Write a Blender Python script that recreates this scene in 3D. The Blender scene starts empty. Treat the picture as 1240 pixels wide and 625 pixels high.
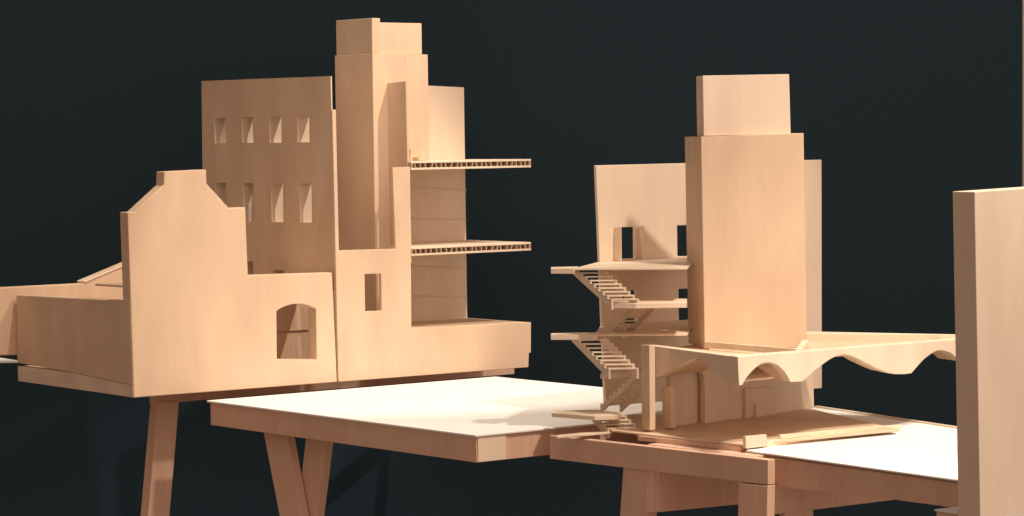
import bpy, bmesh, math, random
from mathutils import Vector, Matrix
from mathutils.geometry import tessellate_polygon
random.seed(4)
scene = bpy.context.scene
COL = scene.collection

# ------------------------------------------------------------------ camera
F, HOR, ROLL = 3300.0, 165.0, 0.0125
CAM = Vector((0, 0, 1.7))
pit = math.atan((312.5 - HOR) / F)
rol = math.atan(ROLL)
fw = Vector((0, math.cos(pit), -math.sin(pit)))
r0 = Vector((1, 0, 0))
u0 = Vector((0, math.sin(pit), math.cos(pit)))
rt = r0 * math.cos(rol) - u0 * math.sin(rol)
up = u0 * math.cos(rol) + r0 * math.sin(rol)
cd = bpy.data.cameras.new('camera')
co = bpy.data.objects.new('camera', cd)
COL.objects.link(co)
m = Matrix((rt, up, -fw)).transposed().to_4x4()
m.translation = CAM
co.matrix_world = m
cd.sensor_width = 36
cd.lens = 36 * F / 1240
cd.clip_start = .1
cd.clip_end = 200
scene.camera = co

# survey helpers: measure the model from the photograph (ray against a real plane)
def ray(x, y):
    return rt * ((x - 620) / F) + up * ((312.5 - y) / F) + fw
def H(x, y, z):
    d = ray(x, y)
    return CAM + d * ((z - CAM.z) / d.z)
def dirv(yaw):
    a = math.radians(yaw)
    return Vector((math.sin(a), math.cos(a), 0))
class Plane:
    """vertical plane through o running in direction yaw; back = horizontal unit vector away from the viewer"""
    def __init__(s, o, yaw):
        s.o = Vector(o); s.yaw = yaw; s.d = dirv(yaw)
        n = Vector((s.d.y, -s.d.x, 0))
        if n.dot(s.o - CAM) < 0: n = -n
        s.back = n
    def __call__(s, x, y):
        d = ray(x, y)
        return CAM + d * ((s.o - CAM).dot(s.back) / d.dot(s.back))
    def off(s, v):
        return Plane(s.o + s.back * v, s.yaw)

# ------------------------------------------------------------------ materials
def newmat(name):
    mt = bpy.data.materials.new(name); mt.use_nodes = True
    return mt, mt.node_tree.nodes, mt.node_tree.links, mt.node_tree.nodes['Principled BSDF']
def wood(name, c, vary=.16, rough=.55, grain=(26, 26, 1.6), spec=.28, blotch=.12):
    mt, N, L, B = newmat(name)
    tc = N.new('ShaderNodeTexCoord')
    oi = N.new('ShaderNodeObjectInfo')
    addv = N.new('ShaderNodeVectorMath'); addv.operation = 'ADD'
    sc_ = N.new('ShaderNodeVectorMath'); sc_.operation = 'SCALE'; sc_.inputs['Scale'].default_value = 9
    comb = N.new('ShaderNodeCombineXYZ')
    for k in range(3): L.new(oi.outputs['Random'], comb.inputs[k])
    L.new(comb.outputs[0], sc_.inputs[0])
    L.new(tc.outputs['Object'], addv.inputs[0]); L.new(sc_.outputs[0], addv.inputs[1])
    mp = N.new('ShaderNodeMapping'); mp.inputs['Scale'].default_value = grain
    L.new(addv.outputs[0], mp.inputs['Vector'])
    n1 = N.new('ShaderNodeTexNoise'); n1.inputs['Scale'].default_value = 2.6; n1.inputs['Detail'].default_value = 7; n1.inputs['Roughness'].default_value = .62
    n1.inputs['Distortion'].default_value = .4
    L.new(mp.outputs[0], n1.inputs['Vector'])
    mp2 = N.new('ShaderNodeMapping'); mp2.inputs['Scale'].default_value = (7, 7, 2.2)
    L.new(addv.outputs[0], mp2.inputs['Vector'])
    n2 = N.new('ShaderNodeTexNoise'); n2.inputs['Scale'].default_value = 1.0; n2.inputs['Detail'].default_value = 3
    L.new(mp2.outputs[0], n2.inputs['Vector'])
    def val(src, lo, hi):
        r = N.new('ShaderNodeMapRange'); r.inputs['From Min'].default_value = .28; r.inputs['From Max'].default_value = .72
        r.inputs['To Min'].default_value = lo; r.inputs['To Max'].default_value = hi
        L.new(src, r.inputs['Value']); return r.outputs[0]
    m1 = N.new('ShaderNodeMath'); m1.operation = 'MULTIPLY'
    L.new(val(n1.outputs['Fac'], 1 - vary * .5, 1 + vary * .5), m1.inputs[0])
    L.new(val(n2.outputs['Fac'], 1 - blotch * .5, 1 + blotch * .5), m1.inputs[1])
    m2 = N.new('ShaderNodeMath'); m2.operation = 'MULTIPLY'
    rr = N.new('ShaderNodeMapRange'); rr.inputs['To Min'].default_value = .94; rr.inputs['To Max'].default_value = 1.05
    L.new(oi.outputs['Random'], rr.inputs['Value'])
    L.new(m1.outputs[0], m2.inputs[0]); L.new(rr.outputs[0], m2.inputs[1])
    vm = N.new('ShaderNodeVectorMath'); vm.operation = 'SCALE'
    # hue drifts a little between pinkish and yellowish veneer
    mix = N.new('ShaderNodeMix'); mix.data_type = 'RGBA'
    mix.inputs['A'].default_value = (c[0] * 1.01, c[1] * .965, c[2] * .95, 1)
    mix.inputs['B'].default_value = (c[0] * .985, c[1] * 1.03, c[2] * 1.02, 1)
    L.new(n2.outputs['Color'], mix.inputs['Factor']) if False else L.new(n2.outputs['Fac'], mix.inputs['Factor'])
    L.new(mix.outputs['Result'], vm.inputs[0]); L.new(m2.outputs[0], vm.inputs['Scale'])
    L.new(vm.outputs[0], B.inputs['Base Color'])
    B.inputs['Roughness'].default_value = rough
    B.inputs['Specular IOR Level'].default_value = spec
    bp = N.new('ShaderNodeBump'); bp.inputs['Strength'].default_value = .12; bp.inputs['Distance'].default_value = .002
    L.new(n1.outputs['Fac'], bp.inputs['Height']); L.new(bp.outputs[0], B.inputs['Normal'])
    return mt
WOOD = wood('basswood_sheet', (.70, .525, .38), vary=.055, blotch=.17)
PALE = wood('pale_basswood', (.77, .645, .515), vary=.05, blotch=.15)  # paler wood; on bright faces also stands in for washed-out highlights
FRAME = wood('table_frame_wood', (.72, .49, .37), vary=.13, rough=.5, grain=(30, 30, 2))
DECK = wood('deck_board', (.88, .88, .87), vary=.03, blotch=.03, rough=.6)
STRIP = wood('strip_wood', (.86, .71, .54), vary=.3, grain=(6, 6, 30))
CORE_SHADE = wood('core_shade_wood', (.40, .28, .19), vary=.1)  # darkened wood colour: shade between the slab webs put into the core

def flat(name, c, rough=.9, nscale=60, amt=.15):
    mt, N, L, B = newmat(name)
    tc = N.new('ShaderNodeTexCoord'); n = N.new('ShaderNodeTexNoise'); n.inputs['Scale'].default_value = nscale; n.inputs['Detail'].default_value = 4
    L.new(tc.outputs['Object'], n.inputs['Vector'])
    mix = N.new('ShaderNodeMix'); mix.data_type = 'RGBA'
    mix.inputs['A'].default_value = (*[k * (1 - amt) for k in c], 1); mix.inputs['B'].default_value = (*[k * (1 + amt) for k in c], 1)
    L.new(n.outputs['Fac'], mix.inputs['Factor']); L.new(mix.outputs['Result'], B.inputs['Base Color'])
    B.inputs['Roughness'].default_value = rough
    B.inputs['Specular IOR Level'].default_value = .1
    return mt
BLACK = flat('black_backdrop', (.027, .053, .073))
FLOOR = flat('timber_floor', (.26, .20, .16))
WHITE = flat('white_wall', (.75, .73, .70))

# ------------------------------------------------------------------ object helpers
def thing(name, label, cat, loc, group=None, kind=None):
    o = bpy.data.objects.new(name, None); COL.objects.link(o)
    o.empty_display_size = .1
    o.location = loc; o['label'] = label; o['category'] = cat
    if group: o['group'] = group
    if kind: o['kind'] = kind
    return o
def rootloc(o):
    v = Vector((0, 0, 0))
    while o is not None:
        v = v + o.location; o = o.parent
    return v
def link(name, bm, mat, parent=None, bevel=.0018, loc=None):
    bmesh.ops.recalc_face_normals(bm, faces=bm.faces[:])
    base = rootloc(parent) if parent else Vector(loc or (0, 0, 0))
    bmesh.ops.translate(bm, verts=bm.verts[:], vec=-base)
    me = bpy.data.meshes.new(name); bm.to_mesh(me); bm.free()
    me.materials.append(mat)
    o = bpy.data.objects.new(name, me); COL.objects.link(o)
    if parent: o.parent = parent
    else: o.location = base
    if bevel:
        b = o.modifiers.new('edge', 'BEVEL'); b.width = bevel; b.segments = 2; b.limit_method = 'ANGLE'; b.angle_limit = math.radians(40)
        b.harden_normals = False
    return o
def prism(bm, loop, vec, holes=()):
    """solid between a flat outline (with holes) and its copy moved by vec"""
    loops = [[Vector(p) for p in loop]] + [[Vector(p) for p in h] for h in holes]
    flatv = [p for l in loops for p in l]
    tris = None
    if holes: tris = tessellate_polygon(loops)
    A = [bm.verts.new(p) for p in flatv]; Bv = [bm.verts.new(p + vec) for p in flatv]
    if holes:
        for t in tris:
            bm.faces.new([A[i] for i in t]); bm.faces.new([Bv[i] for i in reversed(t)])
    else:
        bm.faces.new(A); bm.faces.new(Bv[::-1])
    k = 0
    for l in loops:
        n = len(l)
        for i in range(n):
            a, b = k + i, k + (i + 1) % n
            bm.faces.new((A[a], A[b], Bv[b], Bv[a]))
        k += n
def plate(name, mat, pl, pts, th, parent=None, holes=(), bevel=.0018, **kw):
    bm = bmesh.new()
    prism(bm, [pl(*p) for p in pts], pl.back * th, [[pl(*p) for p in h] for h in holes])
    if holes:
        bmesh.ops.dissolve_limit(bm, angle_limit=.001, verts=bm.verts[:], edges=bm.edges[:])
    return link(name, bm, mat, parent, bevel, **kw)
def slab(name, mat, pts, z, th, parent=None, bevel=.0018, **kw):
    """horizontal sheet whose top is at z; pts are 2D/3D plan points"""
    bm = bmesh.new()
    prism(bm, [Vector((p[0], p[1], z)) for p in pts], Vector((0, 0, -th)))
    return link(name, bm, mat, parent, bevel, **kw)
def addbox(bm, o, a, b, c):
    o = Vector(o)
    prism(bm, [o, o + a, o + a + b, o + b], c)
def box(name, mat, o, a, b, c, parent=None, bevel=.0018, **kw):
    bm = bmesh.new(); addbox(bm, o, a, b, c)
    return link(name, bm, mat, parent, bevel, **kw)
def Z(v): return Vector((0, 0, v))
def flatz(v, z): return Vector((v.x, v.y, z))

# ================================================================== LEFT SIDE
T = .75
A = H(250, 485, T); Bc = H(576, 527, T); C = H(600, 456, T)
ex = dirv(51); ey = dirv(-39)
PF = Plane(A + Vector((-.02, .03, 0)), 51)          # section plane of the left model
def fu(x, y, v=0): return PF.off(v)(x, y)
ZB = .775                                            # underside of the left model

# --- left display table (white deck)
Ax = Vector((A.x, A.y, 0)); Bx = Vector((Bc.x, Bc.y, 0)); Cx = Vector((C.x, C.y, 0))
Dx = Bx + (Cx - Ax)
ydir = (Bx - Ax).normalized(); xdir = (Cx - Ax).normalized()
tab = thing('display_table', 'wooden display table with blown-out white deck and crossed legs, between the two wooden models', 'table', (Ax + Dx) / 2)
slab('deck', DECK, [Ax, Bx, Dx, Cx], T, .007, tab)
ins = .010
a0 = Ax + ydir * ins + xdir * ins; b0 = Bx - ydir * ins + xdir * ins; d0 = Dx - ydir * ins - xdir * ins; c0 = Cx + ydir * ins - xdir * ins
zt, zb = T - .0072, T - .09
def rail(name, p, q, th, inward, parent, z1=zt, z0=zb, mat=FRAME):
    return box(name, mat, flatz(p, z0), q - p, inward * th, Z(z1 - z0), parent)
rail('apron', a0, b0, .03, xdir, tab)
rail('apron', b0 + xdir * .0305, d0, .03, -ydir, tab)
rail('apron', a0 + xdir * .0305, c0, .03, ydir, tab)
rail('apron', c0 + ydir * .0305, d0 - xdir * 0 - ydir * .031, .03, -xdir, tab)
box('corner_block', PALE, flatz(b0 + xdir * .004 + ydir * .0005, zb + .001), xdir * .115, ydir * .004, Z(zt - zb - .002), tab)
PL = Plane(a0 + xdir * .07, math.degrees(math.atan2((a0 - b0).x, (a0 - b0).y)))
plate('leg', FRAME, PL, [(317.5, 515), (345, 518), (390, 768), (366, 768)], .035, tab)
plate('leg', FRAME, PL.off(.04), [(371.4, 522), (395.2, 526), (366, 766), (343, 766)], .035, tab)
# --- support table below the left model
sup = thing('support_table', 'recessed wooden trestle with splayed leg carrying the gabled model at left', 'table', fu(400, 470, .3))
s0 = fu(186, 490, .30); s0 = flatz(s0, .715)
s1 = fu(623, 455, .30); s1 = flatz(s1, .715)
box('apron', FRAME, s0, s1 - s0, ey * .03, Z(.058), sup)
box('apron', FRAME, s0 + ex * .5 + ey * .031, ey * .5, ex * .03, Z(.058), sup)
box('apron', FRAME, s1 + ey * .031, ey * .5, -ex * .03, Z(.058), sup)
box('apron', FRAME, s0 + ex * .5 + ey * .532, s1 - s0 - ex * .5, ey * .03, Z(.058), sup)
P2 = PF.off(.295)
plate('leg', FRAME, P2, [(191.5, 487), (217, 486), (196.5, 730), (170, 732)], .0045 + .05, sup)

# --- gabled house
gh = thing('gabled_house', 'pale wood model house with stepped gable, segmental arch opening and low side wall', 'model house', flatz(fu(280, 470, .2), ZB))
arch = [(335.6, 435.4), (335, 377)]
for i in range(1, 10):
    t = i / 10
    arch.append((335 + 47.8 * t, 377 - 2.8 * t - 7.6 * math.sin(math.pi * t) ** .8))
arch += [(382.8, 374.2), (383.6, 435.6)]
gp = [(154.6, 257.2), (163.3, 256.6), (198.4, 224.2), (198.9, 207.9), (249.7, 205.4), (250.3, 222.4), (277.6, 252.3), (297, 251),
      (300.4, 333.5), (402.3, 330.2), (408.2, 462.8), (162.2, 481.8)]
GT = .055
plate('gable_wall', WOOD, PF, gp, GT, gh, holes=[arch], bevel=.003)
gl = PF(154.6, 300)
LW = Plane(gl - ex * .0015, -39)                       # plane of the low side wall
def corner(x, y): return PF(x, y) + ey * .004 - ex * .0015
bm = bmesh.new(); prism(bm, [LW(19.5, 357.3), corner(158.0, 364.6), corner(161.6, 467), LW(84, 450.8), LW(20.8, 439.4)], LW.back * .04)
link('side_wall', bm, WOOD, gh, .003)
bm = bmesh.new(); prism(bm, [LW(21.2, 443.4), LW(84, 451.1), corner(161.6, 467.6), corner(162.1, 481.4), LW(22, 461.5)], LW.back * .05)
link('base_board', bm, PALE, gh)
vb = (LW(20, 400) - gl).dot(ey) + .012
BW = PF.off(vb)
plate('back_wall', WOOD, BW, [(-90, 353), (101, 343.4), (102.5, 340.2), (165, 313.5), (300, 313), (300, 420), (-90, 434)], .05, gh, bevel=.004)
plate('coping', PALE, PF.off(vb - .004), [(101.5, 340.8), (165, 314.2), (165, 316.2), (103, 342.6)], .058, gh)
zf = .845
f0 = flatz(fu(160, 470, GT + .003), 0) + ex * .03; f1 = flatz(fu(400, 460, GT + .003), 0)
slab('floor', WOOD, [f0, f1, f1 + ey * (vb - GT - .01), f0 + ey * (vb - GT - .01)], zf, .02, gh)
g0 = H(-95, 437.5, zf); g1 = H(24, 436.6, zf)
slab('ground_board', DECK, [g0, g1, g1 + ey * .22 + ex * .02, g0 + ey * .22], zf, .01, gh)
zc = PF(380, 337).z
slab('light_block_slab', WOOD, [f0, f1, f1 + ey * .3, f0 + ey * .3], zc, .008, gh)  # unseen slab added to block top light into the arch room
# inside the arch: a low bench wall and a rear partition
iw = PF.off(.30)
plate('partition', WOOD, iw, [(296, 405), (408, 398), (408, 445), (296, 450)], .015, gh)
plate('partition', WOOD, iw.off(-.007), [(296, 352), (408, 347), (408, 397.6), (296, 404.6)], .015, gh)

# --- window wall behind the house
wl = thing('window_wall', 'tall shaded wooden wall with two rows of small deep windows, left of the highest tower', 'model wall', flatz(fu(340, 400, .35), zf))
WWp = Plane(fu(401, 200, .062), -39)
wins = []
for (x0, x1, y0, y1) in [(259.5, 273, 143.5, 173.5), (293, 306, 142.5, 173), (326, 340.5, 141.5, 173), (360, 375, 140.5, 172.5)]:
    wins.append([(x0, y0), (x1, y0 - .5), (x1 + .6, y1 - .3), (x0 + .6, y1)])
for (x0, x1, y0, y1) in [(261, 274, 221.5, 247), (294.5, 307, 222, 268), (328, 342.5, 222.5, 269), (362.5, 377, 222.5, 269.5)]:
    wins.append([(x0, y0), (x1, y0 - .2), (x1 + .8, y1 + .3), (x0 + .8, y1)])
wins.append([(297, 317), (306.5, 316.5), (307, 338), (297.5, 338)])
wins.append([(331, 327.5), (343.5, 327), (344, 338), (331.5, 338)])
plate('wall_sheet', WOOD, WWp, [(244, 98.2), (400.3, 92.2), (405.5, 352), (247, 372)], .006, wl, holes=wins, bevel=.0007)
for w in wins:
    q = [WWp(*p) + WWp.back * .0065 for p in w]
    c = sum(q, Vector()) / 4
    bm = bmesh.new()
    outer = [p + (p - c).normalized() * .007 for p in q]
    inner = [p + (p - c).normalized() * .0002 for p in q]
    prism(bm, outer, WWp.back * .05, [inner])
    link('window_reveal', bm, PALE, wl, 0)  # pale colour here strengthens the lit wedge inside each window

# --- section tower
tw = thing('section_tower', 'highest wooden tower model, sectioned open with two cellular floor slabs sticking out right', 'model tower', flatz(fu(500, 440, .2), ZB))
facade = [(402.4, 133), (406.8, 132.8), (410.6, 303.3), (479, 301.3), (475.4, 203), (496.6, 202), (498.2, 396.8), (497.5, 397),
          (498.5, 459), (409.5, 464.5), (408.9, 440)]
facade = [(402.4, 133), (406.8, 132.8), (410.6, 303.3), (479, 301.3), (475.4, 203), (496.6, 202), (498.3, 397), (643.2, 390.2), (643, 427), (640.6, 427.3), (640, 444.8), (410, 462.6)]
win = [(441.6, 332), (461.6, 331.2), (462.2, 376.3), (442.3, 377)]
plate('facade', WOOD, PF.off(-.003), facade, .015, tw, holes=[win])
# base: upper box and a slightly narrower plinth below
W = .41
b1 = PF.off(0)
bl = PF(500.8, 450); br = PF(643, 410); br2 = PF(640.5, 440)
zup = PF(643, 390).z; zmid = PF(642, 427).z
box('base', WOOD, flatz(bl, zmid) + ey * .0125, flatz(br, zmid) - flatz(bl, zmid) - ex * .001, ey * (W - .012), Z(zup - zmid - .001), tw)
box('plinth', WOOD, flatz(bl + ey * .0135, ZB), flatz(br2, ZB) - flatz(bl, ZB), ey * (W - .02), Z(zmid - ZB - .0005), tw)
# rear wall of the cut part
RW = PF.off(W - .02)
plate('rear_wall', PALE, RW, [(478, 101.8), (562, 105.8), (566, 386.5), (480, 391)], .018, tw)
for pts in ([(499, 226.5), (565.2, 229.8), (565.2, 230.8), (499, 227.5)], [(499, 263.6), (565.4, 265.2), (565.4, 266.2), (499, 264.6)],
            [(499, 322), (565.6, 324.6), (565.6, 325.6), (499, 323)], [(499, 357.5), (565.7, 358.4), (565.7, 359.4), (499, 358.5)]):
    plate('ledge', PALE, RW.off(-.005), pts, .0048, tw, bevel=.0004)
# cellular slabs
def cell_slab(yl, yr):
    p0 = PF(497.6, yl); p1 = PF(643, yr)
    z1 = p1.z; th = .0335; sk = .0078
    p0 = flatz(p0, z1); d = p1 - p0
    s = box('floor_slab', PALE, p0 - Z(sk), d, ey * (W - .021), Z(sk), tw, bevel=.0008)
    box('bottom_sheet', PALE, p0 - Z(th), d, ey * (W - .021), Z(sk), s, bevel=.0008)
    bm = bmesh.new()
    n = 24
    for i in range(n + 1):
        t = i / n
        w_ = .006 if 0 < i < n else .010
        o = p0 + d * t - Z(th - sk) - d.normalized() * (w_ if i == n else (0 if i == 0 else w_ / 2)) + ey * .001
        if 0 < i < n: o = o + d.normalized() * random.uniform(-.003, .003)
        lean = Z(th - 2 * sk) + d.normalized() * (random.uniform(-.006, .006) if 0 < i < n else 0)
        addbox(bm, o, d.normalized() * w_, ey * (W - .024), lean)
    bm2 = bm
    link('core', bm2, CORE_SHADE, s, 0)
    box('core_stop', CORE_SHADE, p0 - Z(th - sk) + ey * .10 + d.normalized() * .011, d * .93, ey * .004, Z(th - 2 * sk), s, 0)
cell_slab(194.2, 192.6)
cell_slab(294.6, 293.2)
zs1 = PF(643, 192.6).z
zs2 = PF(643, 293.2).z
# tower shaft
TF = PF.off(.142)
tl = TF(451.5, 100); tr = TF(518.6, 100)
ztop = TF(451.5, 65).z; zcap = TF(451.5, 22).z
td = (Plane(tl, -39)(405.3, 66) - tl).dot(ey)
xv = flatz(tr - tl, 0)
lowx = flatz(TF(492, 250) - TF(451.5, 250), 0)
zlow = PF(440, 400).z
box('shaft', WOOD, flatz(tl, zlow), lowx, ey * td, Z(ztop - zlow), tw)
box('shaft_wing', WOOD, flatz(tl + lowx + ex * .0003 + ey * .0006, zs1 + .0005), xv - lowx, ey * (td - .02), Z(ztop - zs1 - .0015), tw)
cl = flatz(tl, ztop + .0005) + ex * .002 + ey * .003
box('cap', WOOD, cl, flatz(TF(461.5, 40) - TF(451.5, 40), 0), ey * (td - .012), Z(zcap - ztop), tw)
c2 = cl + ex * .0335 + ey * .012
box('cap_wing', WOOD, c2, flatz(TF(516.5, 40) - TF(462.6, 40), 0), ey * (td - .03), Z(zcap - ztop - .016), tw)
FN = Plane(fu(494, 203, .0165), -39)
plate('fin_wall', WOOD, FN, [(464.8, 100.8), (491, 98.2), (496.5, 318), (468.6, 322)], .010, tw)
# doorway panel on the shaft just above the upper slab
dp = TF.off(-.012)
plate('door_panel', WOOD, dp, [(490, 164.6), (509, 164.8), (509.4, 190.9), (490, 191)], .0118, tw)
o = flatz(dp(494.5, 180), zs1 + .001)
box('doorway_shade_fin', WOOD, o - ey * .018, ex * .006, ey * .0175, Z(.045), tw, bevel=.0005)  # added fin; its shaded side stands in for the dark doorway

# ================================================================== RIGHT SIDE
XR, YR = 46, -40
rex, rey = dirv(XR), dirv(YR)
Q0 = H(903, 545, T)
# --- right display table
rt_ = thing('display_table', 'wooden display table with open frame and white deck under the canopied pavilion, at right', 'table', flatz(Q0 + rex * .3, 0))
q0 = flatz(Q0, 0)
q1 = flatz(H(1168, 582, T), 0); q1 = q0 + (q1 - q0) * 1.12
q3 = flatz(H(982, 492.5, T), 0); q2 = flatz(H(1165, 520, T), 0); q2 = q3 + (q2 - q3) * 1.5
slab('deck', DECK, [q0, q1, q2, q3], T, .006, rt_)
SK = Plane(H(905, 553, T - .006), YR)
plate('apron', FRAME, SK, [(665.5, 527.5), (930, 557), (930, 587.3), (665.5, 555.6)], .03, rt_)
dY = (q1 - q0).normalized(); dX = Vector((dY.y, -dY.x, 0)); dX = dX if dX.y > 0 else -dX
SK2 = Plane(q0 + dX * .012, math.degrees(math.atan2(-dY.x, -dY.y)))
plate('apron', FRAME, SK2, [(933, 553.6), (1180, 588.4), (1180, 618), (1145, 613.5), (1085, 605.5), (933, 588.5)], .025, rt_)
# far left side rail and frame bed
fl = SK(667, 540)
box('apron', FRAME, flatz(fl + SK.back * .031, T - .09), rex * .55, -rey * .03, Z(.075), rt_)
bA = flatz(SK(775, 545) + SK.back * .032, 0); bB = flatz(SK(905, 560) + SK.back * .032, 0)
slab('frame_bed', FRAME, [bA, bB, bB + rex * .55, bA + rex * .55], T - .008, .012, rt_)
bL = flatz(SK(668, 540) + SK.back * .032, 0)
slab('frame_bed', FRAME, [bL - rey * .0, bA, bA + rex * .55, bL + rex * .55], T - .075, .01, rt_)
# cross beams
CB = Plane(SK(787, 580) + SK.back * .075, XR)
plate('cross_beam', FRAME, CB, [(791, 562), (905, 570), (905, 610), (791, 621)], .03, rt_)
CB2 = Plane(SK.off(.035)(930, 600), XR)
plate('cross_beam', FRAME, CB2, [(926, 584), (1088, 592), (1086, 605), (985, 617.5), (926, 624.5)], .03, rt_)
SKL = SK.off(.008)
plate('leg', FRAME, SKL, [(755, 562), (787.5, 566), (773, 812), (738, 812)], .04, rt_)
plate('leg', FRAME, SK.off(-.0015), [(894.5, 585), (929.5, 588.4), (925, 835), (888, 835)], .032, rt_)
plate('leg', FRAME, CB2.off(.006), [(950, 608), (985, 608), (984, 800), (949, 800)], .02, rt_)

# --- pavilion
ZF = .765
pv = thing('pavilion', 'low wooden pavilion model with scalloped canopy and plain walls, below the right tower', 'model pavilion', flatz(H(880, 500, ZF), T))
pc = H(900.8, 538.2, ZF)                              # front corner of the floor plate
pA = H(740, 521, ZF); pR = H(1090, 520.2, ZF); pB = H(980, 494.5, ZF); pD = H(745, 503, ZF)
slab('floor_plate', WOOD, [pA, pc, pR, pB, pD], ZF, .006, pv)
pE = H(772, 525, ZF)
ndir = flatz(pc - pE, 0).normalized(); nin = Vector((-ndir.y, ndir.x, 0)); nin = nin if nin.y > 0 else -nin
box('floor_edge', FRAME, flatz(pE + nin * .0006, T - .0075), flatz(pc - pE, 0) - ndir * .012, nin * .03, Z(ZF - .0065 - T + .0075), pv)
ZR = 1.045                                            # canopy top
k1 = flatz(Q0, 0)
FX = Plane(Q0, XR)
cz = FX(893, 432)
ZR = cz.z
K1 = flatz(cz, ZR)
K0 = H(780, 415.5, ZR); K2 = FX(1163, 410.5); K2 = flatz(K2, ZR); K3 = H(968, 401.5, ZR)
yawL = math.degrees(math.atan2((K0 - K1).x, (K0 - K1).y))
FY = Plane(K1 + dirv(XR) * .0006, yawL)
def arc(x0, y0, xa, ya, x1, y1, n=10):
    """two quarter-ellipses: from (x0,y0) up to apex (xa,ya) down to (x1,y1)"""
    out = []
    for i in range(1, n):
        t = i / n * math.pi / 2
        out.append((x0 + (xa - x0) * (1 - math.cos(t)), y0 + (ya - y0) * math.sin(t)))
    out.append((xa, ya))
    for i in range(1, n):
        t = i / n * math.pi / 2
        out.append((xa + (x1 - xa) * math.sin(t), y1 + (ya - y1) * math.cos(t)))
    return out
fx = [(893.2, 432), (1162.5, 410.6)]
fx += [(1164, 438), (1160, 434), (1150, 427), (1142, 424.5), (1134, 425), (1127, 429), (1118, 436), (1110, 445), (1104, 452)]
fx += [(1096, 453.2), (1084, 453.2), (1075, 451.5)]
fx += [(1062, 446), (1050, 440.2), (1040, 434.8), (1031, 430.8), (1022, 429.2), (1013, 431), (1004, 436), (994, 443.2), (984, 451), (975, 459.5), (972, 462)]
fx += [(957.5, 462.8)]
fx += [(955, 458), (950, 450), (943, 443), (936, 439.6), (930, 438.8), (923, 440), (915, 445.5), (908, 452.5), (903, 459), (899, 466.5), (895, 467.2)]
bm = bmesh.new(); prism(bm, [FX(*p) for p in fx], dirv(yawL) * .05); link('front_canopy_edge', bm, PALE, pv)
fy = [(776.5, 417), (886.3, 431.4), (886.3, 464.6), (876, 459.5), (866, 452), (858, 443.5), (851, 437.5), (845, 434.6), (839, 434.6), (833, 437), (822, 443.5), (811, 450), (800, 456), (788, 458.5), (778.5, 456.5)]
bm = bmesh.new(); prism(bm, [FY(*p) for p in fy], dirv(XR) * .035); link('side_canopy_edge', bm, PALE, pv)
# vault shells behind the arches
def vault(pl, arc_px, start, vec, th=.005):
    bm = bmesh.new()
    lo = [pl(*p) + vec.normalized() * start for p in arc_px]
    hi = [p + Z(th) for p in lo]
    prism(bm, lo + hi[::-1], vec)
    return link('vault', bm, WOOD, pv, 0)
yl = dirv(yawL)
vault(FX, [(958, 463.2), (955, 457.6), (950, 449.6), (943, 442.6), (936, 439.2), (930, 438.4), (923, 439.6)], .0505, yl * .34)
vault(FX, [(1075, 451), (1062, 445.6), (1050, 439.8), (1040, 434.4), (1031, 430.4), (1022, 428.8), (1013, 430.6), (1004, 435.6), (994, 442.8), (984, 450.6), (975, 459)], .0505, yl * .05)
vault(FX, [(1164, 437.6), (1160, 433.6), (1150, 426.6), (1142, 424.1), (1134, 424.6), (1127, 428.6), (1118, 435.6), (1110, 444.6), (1104, 451.6)], .0505, yl * .09)
vault(FY, [(886, 464), (876, 459), (866, 451.6), (858, 443), (851, 437), (845, 434.2), (839, 434.2), (833, 436.6), (822, 443), (811, 449.6), (800, 455.6)], .0355, rex * .16)
# roof: recessed sheet, and beams on top of it
cen = (K0 + K1 + K2 + K3) / 4
def inset(P, s=.03): return P + (cen - P).normalized() * s
slab('roof_sheet', WOOD, [inset(K0, .02), inset(K1, .055), inset(K2, .06), inset(K3, -.02), K0 + (K3 - K0) * .5 + rey * .12], ZR - .028, .006, pv)
def beam(name, P, Q, w, h, z=ZR, mat=PALE, side=1):
    d = (Q - P); n = Vector((-d.y, d.x, 0)).normalized()
    if n.y * side < 0: n = -n
    return box(name, mat, flatz(P, z - h), flatz(d, 0), n * w, Z(h), pv, .0008)
bd_ = (K2 - K3).normalized(); bn = Vector((-bd_.y, bd_.x, 0)); bn = bn if bn.y < 0 else -bn
bp_ = K3 - bd_ * .05; bq_ = K2 - bd_ * .012
slab('roof_beam', PALE, [bp_, bq_, bq_ + bn * .012, bp_ + bn * .11], ZR + .001, .035, pv)
r1 = H(853, 414.5, ZR - .004); r2 = H(975, 424.4, ZR - .004)
beam('roof_beam', r1, r2, .012, .02, ZR - .002)
r3 = H(972, 423, ZR - .001); r4 = H(980, 411.5, ZR - .001)
beam('roof_beam', r3, r4, .022, .02, ZR - .001)
r5 = H(982, 418.5, ZR - .004); r6 = H(1112, 413.8, ZR - .004)
# walls below the canopy
WX = Plane(H(800, 520.3, ZF), 41.5)
wallz = [(788, 432), (985, 424), (985.8, 494), (853, 513.2), (788.5, 522.2)]
arcw = []
plate('front_wall', PALE, WX, [(838, 431), (985, 424), (985.8, 494), (854, 512.6), (853.5, 462), (851.5, 452), (847, 443.5), (839, 437)], .02, pv)
WX2 = WX.off(.03)
door = [(787.5, 465), (790, 467.5), (810.5, 467.5), (811.5, 519), (788, 522)]
plate('front_wall', PALE, WX2, [(811.5, 428), (853, 426), (853.4, 512.8), (811.8, 518.6)], .02, pv)
# door surround and door, thin sheets on the wall
plate('door_surround', PALE, WX.off(-.012), [(902.5, 470.2), (939.5, 468.8), (940.2, 501.4), (903.2, 506.8)], .0118, pv, bevel=.0006)
plate('door', PALE, WX.off(-.020), [(915.3, 489.5), (927, 488.4), (927.2, 503.8), (915.5, 505.5)], .0078, pv, bevel=.0006)
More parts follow.
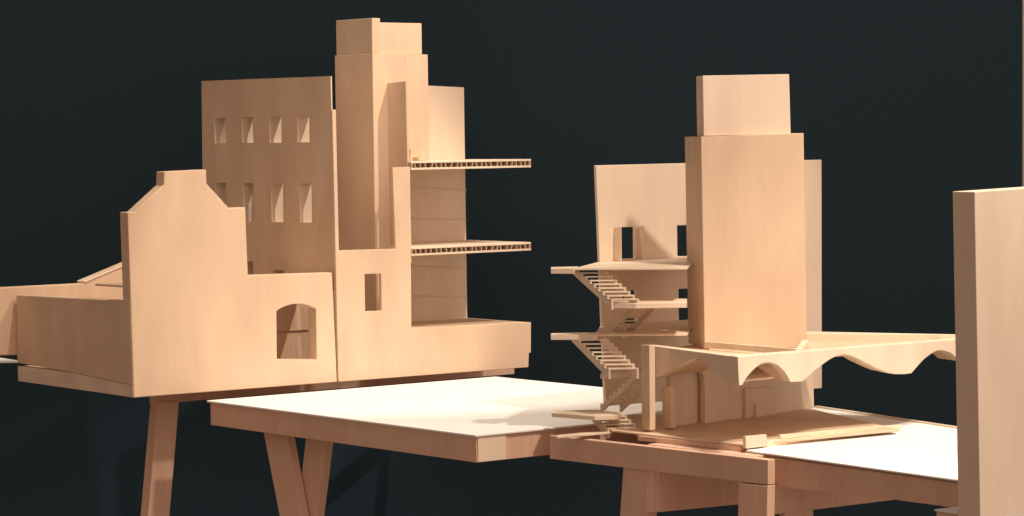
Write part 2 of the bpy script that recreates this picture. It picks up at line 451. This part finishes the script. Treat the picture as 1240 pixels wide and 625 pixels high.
# round column and corner pier at the left end
plate('corner_pier', WOOD, Plane(H(776.5, 521.5, ZF), 160), [(776, 418), (786, 418), (786.8, 521), (777, 522)], .02, pv)
plate('pier', WOOD, Plane(H(792, 521, ZF), 50), [(787.2, 456), (793, 456), (792.6, 520.5), (787.6, 521.5)], .016, pv)
plate('pier', WOOD, Plane(H(806, 520, ZF) , -25), [(801.5, 468), (811.3, 468), (811.6, 518.8), (802, 520)], .02, pv)

# --- right tower
tb = thing('tower_block', 'plain square wooden tower with smaller block on top, standing on the scalloped pavilion roof', 'model tower', flatz(H(915, 412, ZR), ZR))
t0 = H(853.2, 413, ZR); t1 = H(977, 410.4, ZR)
TX = Plane(t0, math.degrees(math.atan2((t1 - t0).x, (t1 - t0).y)))
zs = TX(849, 165.5).z
tdp = .30
b0_ = flatz(TX(850.8, 300), ZR - .02); b1_ = flatz(TX(975.2, 300), ZR - .02)
bm = bmesh.new(); prism(bm, [TX(848.8, 165.6), TX(973.2, 161.2), TX(977, 420.5), TX(853.4, 424)], TX.back * tdp)
link('shaft', bm, WOOD, tb)
TC = TX.off(.022)
bm = bmesh.new(); prism(bm, [TC(851, 91.6), TC(955.6, 89.8), TC(957.6, 162.4), TC(852.2, 164.8)], TX.back * (.12))
link('cap', bm, PALE, tb)

# --- stair hall: rear wall, landings, stair flights
sh = thing('stair_hall', 'tall wooden wall with landings and zigzag open stairs, left behind the right tower', 'model stair', flatz(H(760, 490, T), T))
BK = Plane(Vector((.2813, 9.12, .8)), 47)
holes = [[(752.8, 275.3), (769, 274.8), (769.4, 313), (753.2, 313.4)],
         [(820, 273), (840, 272.4), (840, 310), (820.6, 310.4)],
         [(821.8, 349.8), (840, 349.4), (840, 391), (822.4, 391.6)],
         [(753.6, 352), (770.5, 351.5), (770.8, 362), (753.9, 362.6)],
         [(756.6, 385.2), (771, 384.6), (771.2, 397.4), (756.8, 398)]]
plate('rear_wall', PALE, BK, [(721.8, 200.4), (995, 193.4), (995.4, 470), (733.6, 492)], .012, sh, holes=holes)
for x0, x1 in ((742.6, 751.6), (773, 779.4)):
    pass
WB = BK.off(-.030)
plate('window_fin', PALE, Plane(BK(743.4, 300), -28), [(743.2, 275.6), (751.6, 275.2), (752, 318.5), (743.6, 319.5)], .003, sh, bevel=.0004)
plate('window_fin', PALE, Plane(BK(772.6, 300), -28), [(772.4, 274.2), (779, 273.8), (779.6, 317), (772.8, 318)], .003, sh, bevel=.0004)
# landings
Z1 = zs2
def land(name, pts, z, th, mat=PALE):
    return slab(name, mat, pts, z, th, sh, .0008)
e1 = H(695, 325.6, Z1); e2 = H(833, 324.4, Z1)
w1 = BK(722, 318); w2 = BK(850, 310)
back = lambda P: P
l1 = land('landing', [H(694, 325.0, Z1), flatz(BK(722.5, 321) - BK.back * .001, Z1), flatz(BK(850, 311) - BK.back * .001, Z1), H(831.2, 324.4, Z1)], Z1, .006)
land('landing_arm', [H(667, 325.2, Z1 + .0005), H(667.4, 323.4, Z1 + .0005), H(700, 322.6, Z1 + .0005), H(694.5, 325.4, Z1 + .0005)], Z1 + .0005, .0165)
Z2 = 1.7 - 8.8 * (405 - 164.2) / 3300
l2 = land('landing', [H(690, 405.3, Z2), H(722.5, 402, Z2), flatz(BK(726, 399) - BK.back * .001, Z2), flatz(BK(846, 390) - BK.back * .001, Z2), H(832, 404.5, Z2)], Z2, .006)
land('landing_arm', [H(667, 405.5, Z2 + .0005), H(667.4, 403.4, Z2 + .0005), H(726, 402.4, Z2 + .0005), H(724, 405.4, Z2 + .0005)], Z2 + .0005, .0165)
m0 = H(770, 368, 1.166)
ZM = 1.166
land('half_landing', [H(741, 367.2, ZM), H(770, 367.6, ZM), H(832, 366.6, ZM), H(832, 361.5, ZM), H(744, 362.5, ZM)], ZM, .016)
Z3 = 1.7 - 8.75 * (500 - 164) / 3300
land('landing', [H(668, 500, Z3), H(668.6, 497.4, Z3), H(722, 496, Z3), H(752, 498.6, Z3), H(752, 503, Z3), H(720, 504.2, Z3)], Z3, .013)
ZM2 = .925
land('half_landing', [H(727, 453, ZM2), H(778, 452, ZM2), H(778, 446, ZM2), H(733, 446, ZM2)], ZM2, .015)
land('bottom_plank', [H(674.5, 528.8, T + .006), H(676, 526.5, T + .006), H(742, 520.5, T + .006), H(742, 523, T + .006)], T + .006, .006)

def flight(S, Wv, E_, n, dp=.014, stringers=True):
    """n open treads stepping from 3D point S (left end of the top tread) to E_, each Wv wide"""
    bm = bmesh.new()
    step = (E_ - S) / n
    run = Vector((step.x, step.y, 0))
    for i in range(n):
        o = S + step * i
        addbox(bm, o - Z(.0045), Wv, run * 1.0, Z(.0045))
    fl_ = link('stair_flight', bm, PALE, sh, 0)
    if stringers:
        for side in (0, 1):
            bm = bmesh.new()
            wn = Wv.normalized()
            o = S + (Wv - wn * .006 if side else Vector()) - Z(.005)
            t = wn * .006
            pts = [o, o + (E_ - S), o + (E_ - S) - Z(.016), o - Z(.016)]
            # stepped upper edge
            up_ = []
            for i in range(n):
                up_ += [o + step * i, o + step * i + run]
            pts = up_ + [o + step * n - Z(.004), o + step * n - Z(dp + .004), o - Z(dp)]
            prism(bm, pts, t)
            link('stringer', bm, PALE, fl_, 0)
    return fl_
fd = Vector((1, .02, 0))
def tread_w(px, depth): return fd.normalized() * (px * depth / F)
def at(x, y, depth):
    d = ray(x, y); return CAM + d * (depth / d.y)
flight(at(694, 325.4, 8.795), tread_w(33, 8.8), at(740.5, 366.5, 8.63), 9)
flight(at(741, 370, 8.86), tread_w(31, 8.86), at(727, 404, 8.98), 7) if False else None
flight(at(768, 371, 8.80), tread_w(27, 8.8), at(730, 405, 8.96), 8, .006)
flight(at(692, 406, 8.795), tread_w(36, 8.8), at(737, 450.5, 8.63), 9)
flight(at(769, 455, 8.74), tread_w(26, 8.74), at(727, 494, 8.86), 8, .007)
flight(at(717, 503, 8.76), tread_w(38, 8.76), at(736, 522, 8.64), 4)

# --- loose strips at the edge of the white deck
def strip(name, label, cat, pts, pl, th, mat, group=None):
    bm = bmesh.new(); P = [pl(*p) for p in pts]; prism(bm, P, pl.back * th)
    c = sum(P, Vector()) / len(P); c = c + pl.back * th / 2
    o = link(name, bm, mat, None, .0008, loc=(c.x, c.y, min(p.z for p in P)))
    o['label'] = label; o['category'] = cat
    return o
KP = Plane(Q0 + rey * -.0, XR)
KP = Plane(Q0 + FX.back * -.004, XR)
strip('wood_block', 'short pale wood block at the near corner of the pavilion floor', 'wood block', [(903, 528.6), (928.2, 526.2), (928.4, 540.6), (903.4, 543.4)], KP.off(-.004), .012, PALE)
strip('wood_strip', 'long low wood strip edging the white deck in front of the pavilion', 'wood strip', [(928.8, 533.4), (1092, 519.6), (1092.5, 526.8), (928.8, 542.6)], KP, .012, STRIP)
strip('wood_strip', 'thinner wood strip lying on top of the long edging strip', 'wood strip', [(945.5, 526.6), (1091, 514.2), (1091.2, 519.4), (945.6, 531.6)], KP.off(.001), .010, STRIP)
eb = Plane(flatz(q3, T) + rey * .0, math.degrees(math.atan2((q3 - q2).x, (q3 - q2).y)))
strip('edge_batten', 'thin pale batten along the far edge of the right white deck', 'wood strip', [(979, 496.2), (987, 491.4), (1166, 518), (1166, 520.2), (1110, 514.8), (979, 498.6)], eb.off(-.004), .012, PALE)

# --- tall block at the right edge with its own table
bt = thing('display_table', 'corner of a white-topped wooden table below the tall block at the right edge', 'table', flatz(H(1193, 626, T) + rex * .2 + rey * .2, 0))
y0_ = flatz(H(1131, 616.6, T), 0); y1_ = flatz(H(1194, 626.5, T), 0)
yd = (y1_ - y0_).normalized(); xd = Vector((-yd.y, yd.x, 0)); xd = xd if xd.y > 0 else -xd
slab('deck', DECK, [y0_, y1_, y1_ + xd * .9, y0_ + xd * .9], T, .005, bt)
box('apron', FRAME, flatz(y0_ + xd * .004 + yd * .004, T - .08), y1_ - y0_ - yd * .004, xd * .03, Z(.0745), bt)
box('apron', FRAME, flatz(y0_ + xd * .035 + yd * .004, T - .08), xd * .8, yd * .03, Z(.0745), bt)
box('leg', FRAME, flatz(y0_ + xd * .05 + yd * .04, 0), yd * .04, xd * .04, Z(T - .081), bt)
box('leg', FRAME, flatz(y0_ + xd * .75 + yd * .04, 0), yd * .04, xd * .04, Z(T - .081), bt)
XB = Plane(flatz(y1_ + xd * .001 , T), math.degrees(math.atan2(xd.x, xd.y)))
XBp = Plane(y1_ - xd * 0, math.degrees(math.atan2(xd.x, xd.y)))
tall = thing('tall_block', 'tall plain wooden block cut off by the right edge of the picture', 'model tower', flatz(XBp(1210, 600), .0))
bm = bmesh.new(); prism(bm, [XBp(1180, 232.4), XBp(1330, 222), XBp(1330, 800), XBp(1190.5, 830)], XBp.back * .078)
o_ = link('shaft', bm, PALE, tall, .0015)
o_.location = (0, 0, 0)

# ================================================================== room: floor and black backdrop
def setting(name, bm, mat):
    o = link(name, bm, mat, None, 0); o['kind'] = 'structure'; return o
bm = bmesh.new(); prism(bm, [(-12, -3, -.1), (12, -3, -.1), (12, 16, -.1), (-12, 16, -.1)], Z(.1)); setting('floor', bm, FLOOR)
BY = 11.9
bt0 = at(1238.2, 0, BY); bt1 = at(1238.2, 225, BY)
sl = (bt0.x - bt1.x) / (bt0.z - bt1.z)
bm = bmesh.new(); prism(bm, [(-7, BY, .0), (bt1.x - sl * bt1.z, BY, .0), (bt1.x + sl * (3.7 - bt1.z), BY, 3.7), (-7, BY, 3.7)], Vector((0, .04, 0)))
bd = link('backdrop_panel', bm, BLACK, None, 0, loc=(-2, BY, 0)); bd['label'] = 'large matt black backdrop panel behind the wooden models'; bd['category'] = 'backdrop'
bm = bmesh.new(); prism(bm, [(-8, 13.6, .0), (9, 13.6, .0), (9, 13.6, 5), (-8, 13.6, 5)], Vector((0, .1, 0))); wlb = link('gallery_wall', bm, WHITE, None, 0, loc=(0, 13.6, 0))
wlb['label'] = 'pale gallery wall glimpsed past the backdrop at the right edge'; wlb['category'] = 'wall'

# ------------------------------------------------------------------ lamps
def spot(name, loc, target, power, angle, size, col=(1, .85, .69), blend=.5):
    l = bpy.data.lights.new(name, 'SPOT'); l.energy = power; l.spot_size = math.radians(angle); l.spot_blend = blend; l.shadow_soft_size = size; l.color = col
    o = bpy.data.objects.new(name, l); COL.objects.link(o); o.location = loc
    o.rotation_euler = (Vector(target) - Vector(loc)).to_track_quat('-Z', 'Y').to_euler()
    return o
spot('spot_lamp', (1.9, 9.35, 4.9), (-.32, 10.32, 1.27), 570, 32, .05)
spot('spot_lamp', (2.2, 6.4, 5.4), (.95, 8.15, .95), 820, 50, .12)
spot('spot_lamp', (-.1, 9.2, 5.6), (-.95, 9.85, .85), 510, 44, .08)
spot('spot_lamp', (2.0, 7.5, 5.3), (1.25, 8.3, .95), 640, 25, .12)  # extra spot added to brighten the canopy and right deck
spot('spot_lamp', (3.4, 6.2, 4.8), (1.3, 6.85, 1.2), 400, 24, .07)  # extra spot added to brighten the tall block
w = bpy.data.worlds.new('World'); scene.world = w; w.use_nodes = True
# added fill light: world background made brighter on the right-hand, viewer's side
WN, WL = w.node_tree.nodes, w.node_tree.links
wtc = WN.new('ShaderNodeTexCoord'); wd = WN.new('ShaderNodeVectorMath'); wd.operation = 'DOT_PRODUCT'
wd.inputs[1].default_value = Vector((.72, -.68, .1)).normalized()
WL.new(wtc.outputs['Generated'], wd.inputs[0])
wr = WN.new('ShaderNodeMapRange'); wr.interpolation_type = 'SMOOTHSTEP'
wr.inputs['From Min'].default_value = -.15; wr.inputs['From Max'].default_value = 1
wr.inputs['To Min'].default_value = .21; wr.inputs['To Max'].default_value = 1.0
WL.new(wd.outputs['Value'], wr.inputs['Value'])
WN['Background'].inputs[0].default_value = (1, .71, .56, 1)
WL.new(wr.outputs[0], WN['Background'].inputs[1])

scene.view_settings.view_transform = 'Standard'
scene.view_settings.look = 'None'
scene.view_settings.exposure = 0
scene.view_settings.gamma = 1
scene.cycles.max_bounces = 10
scene.cycles.diffuse_bounces = 6
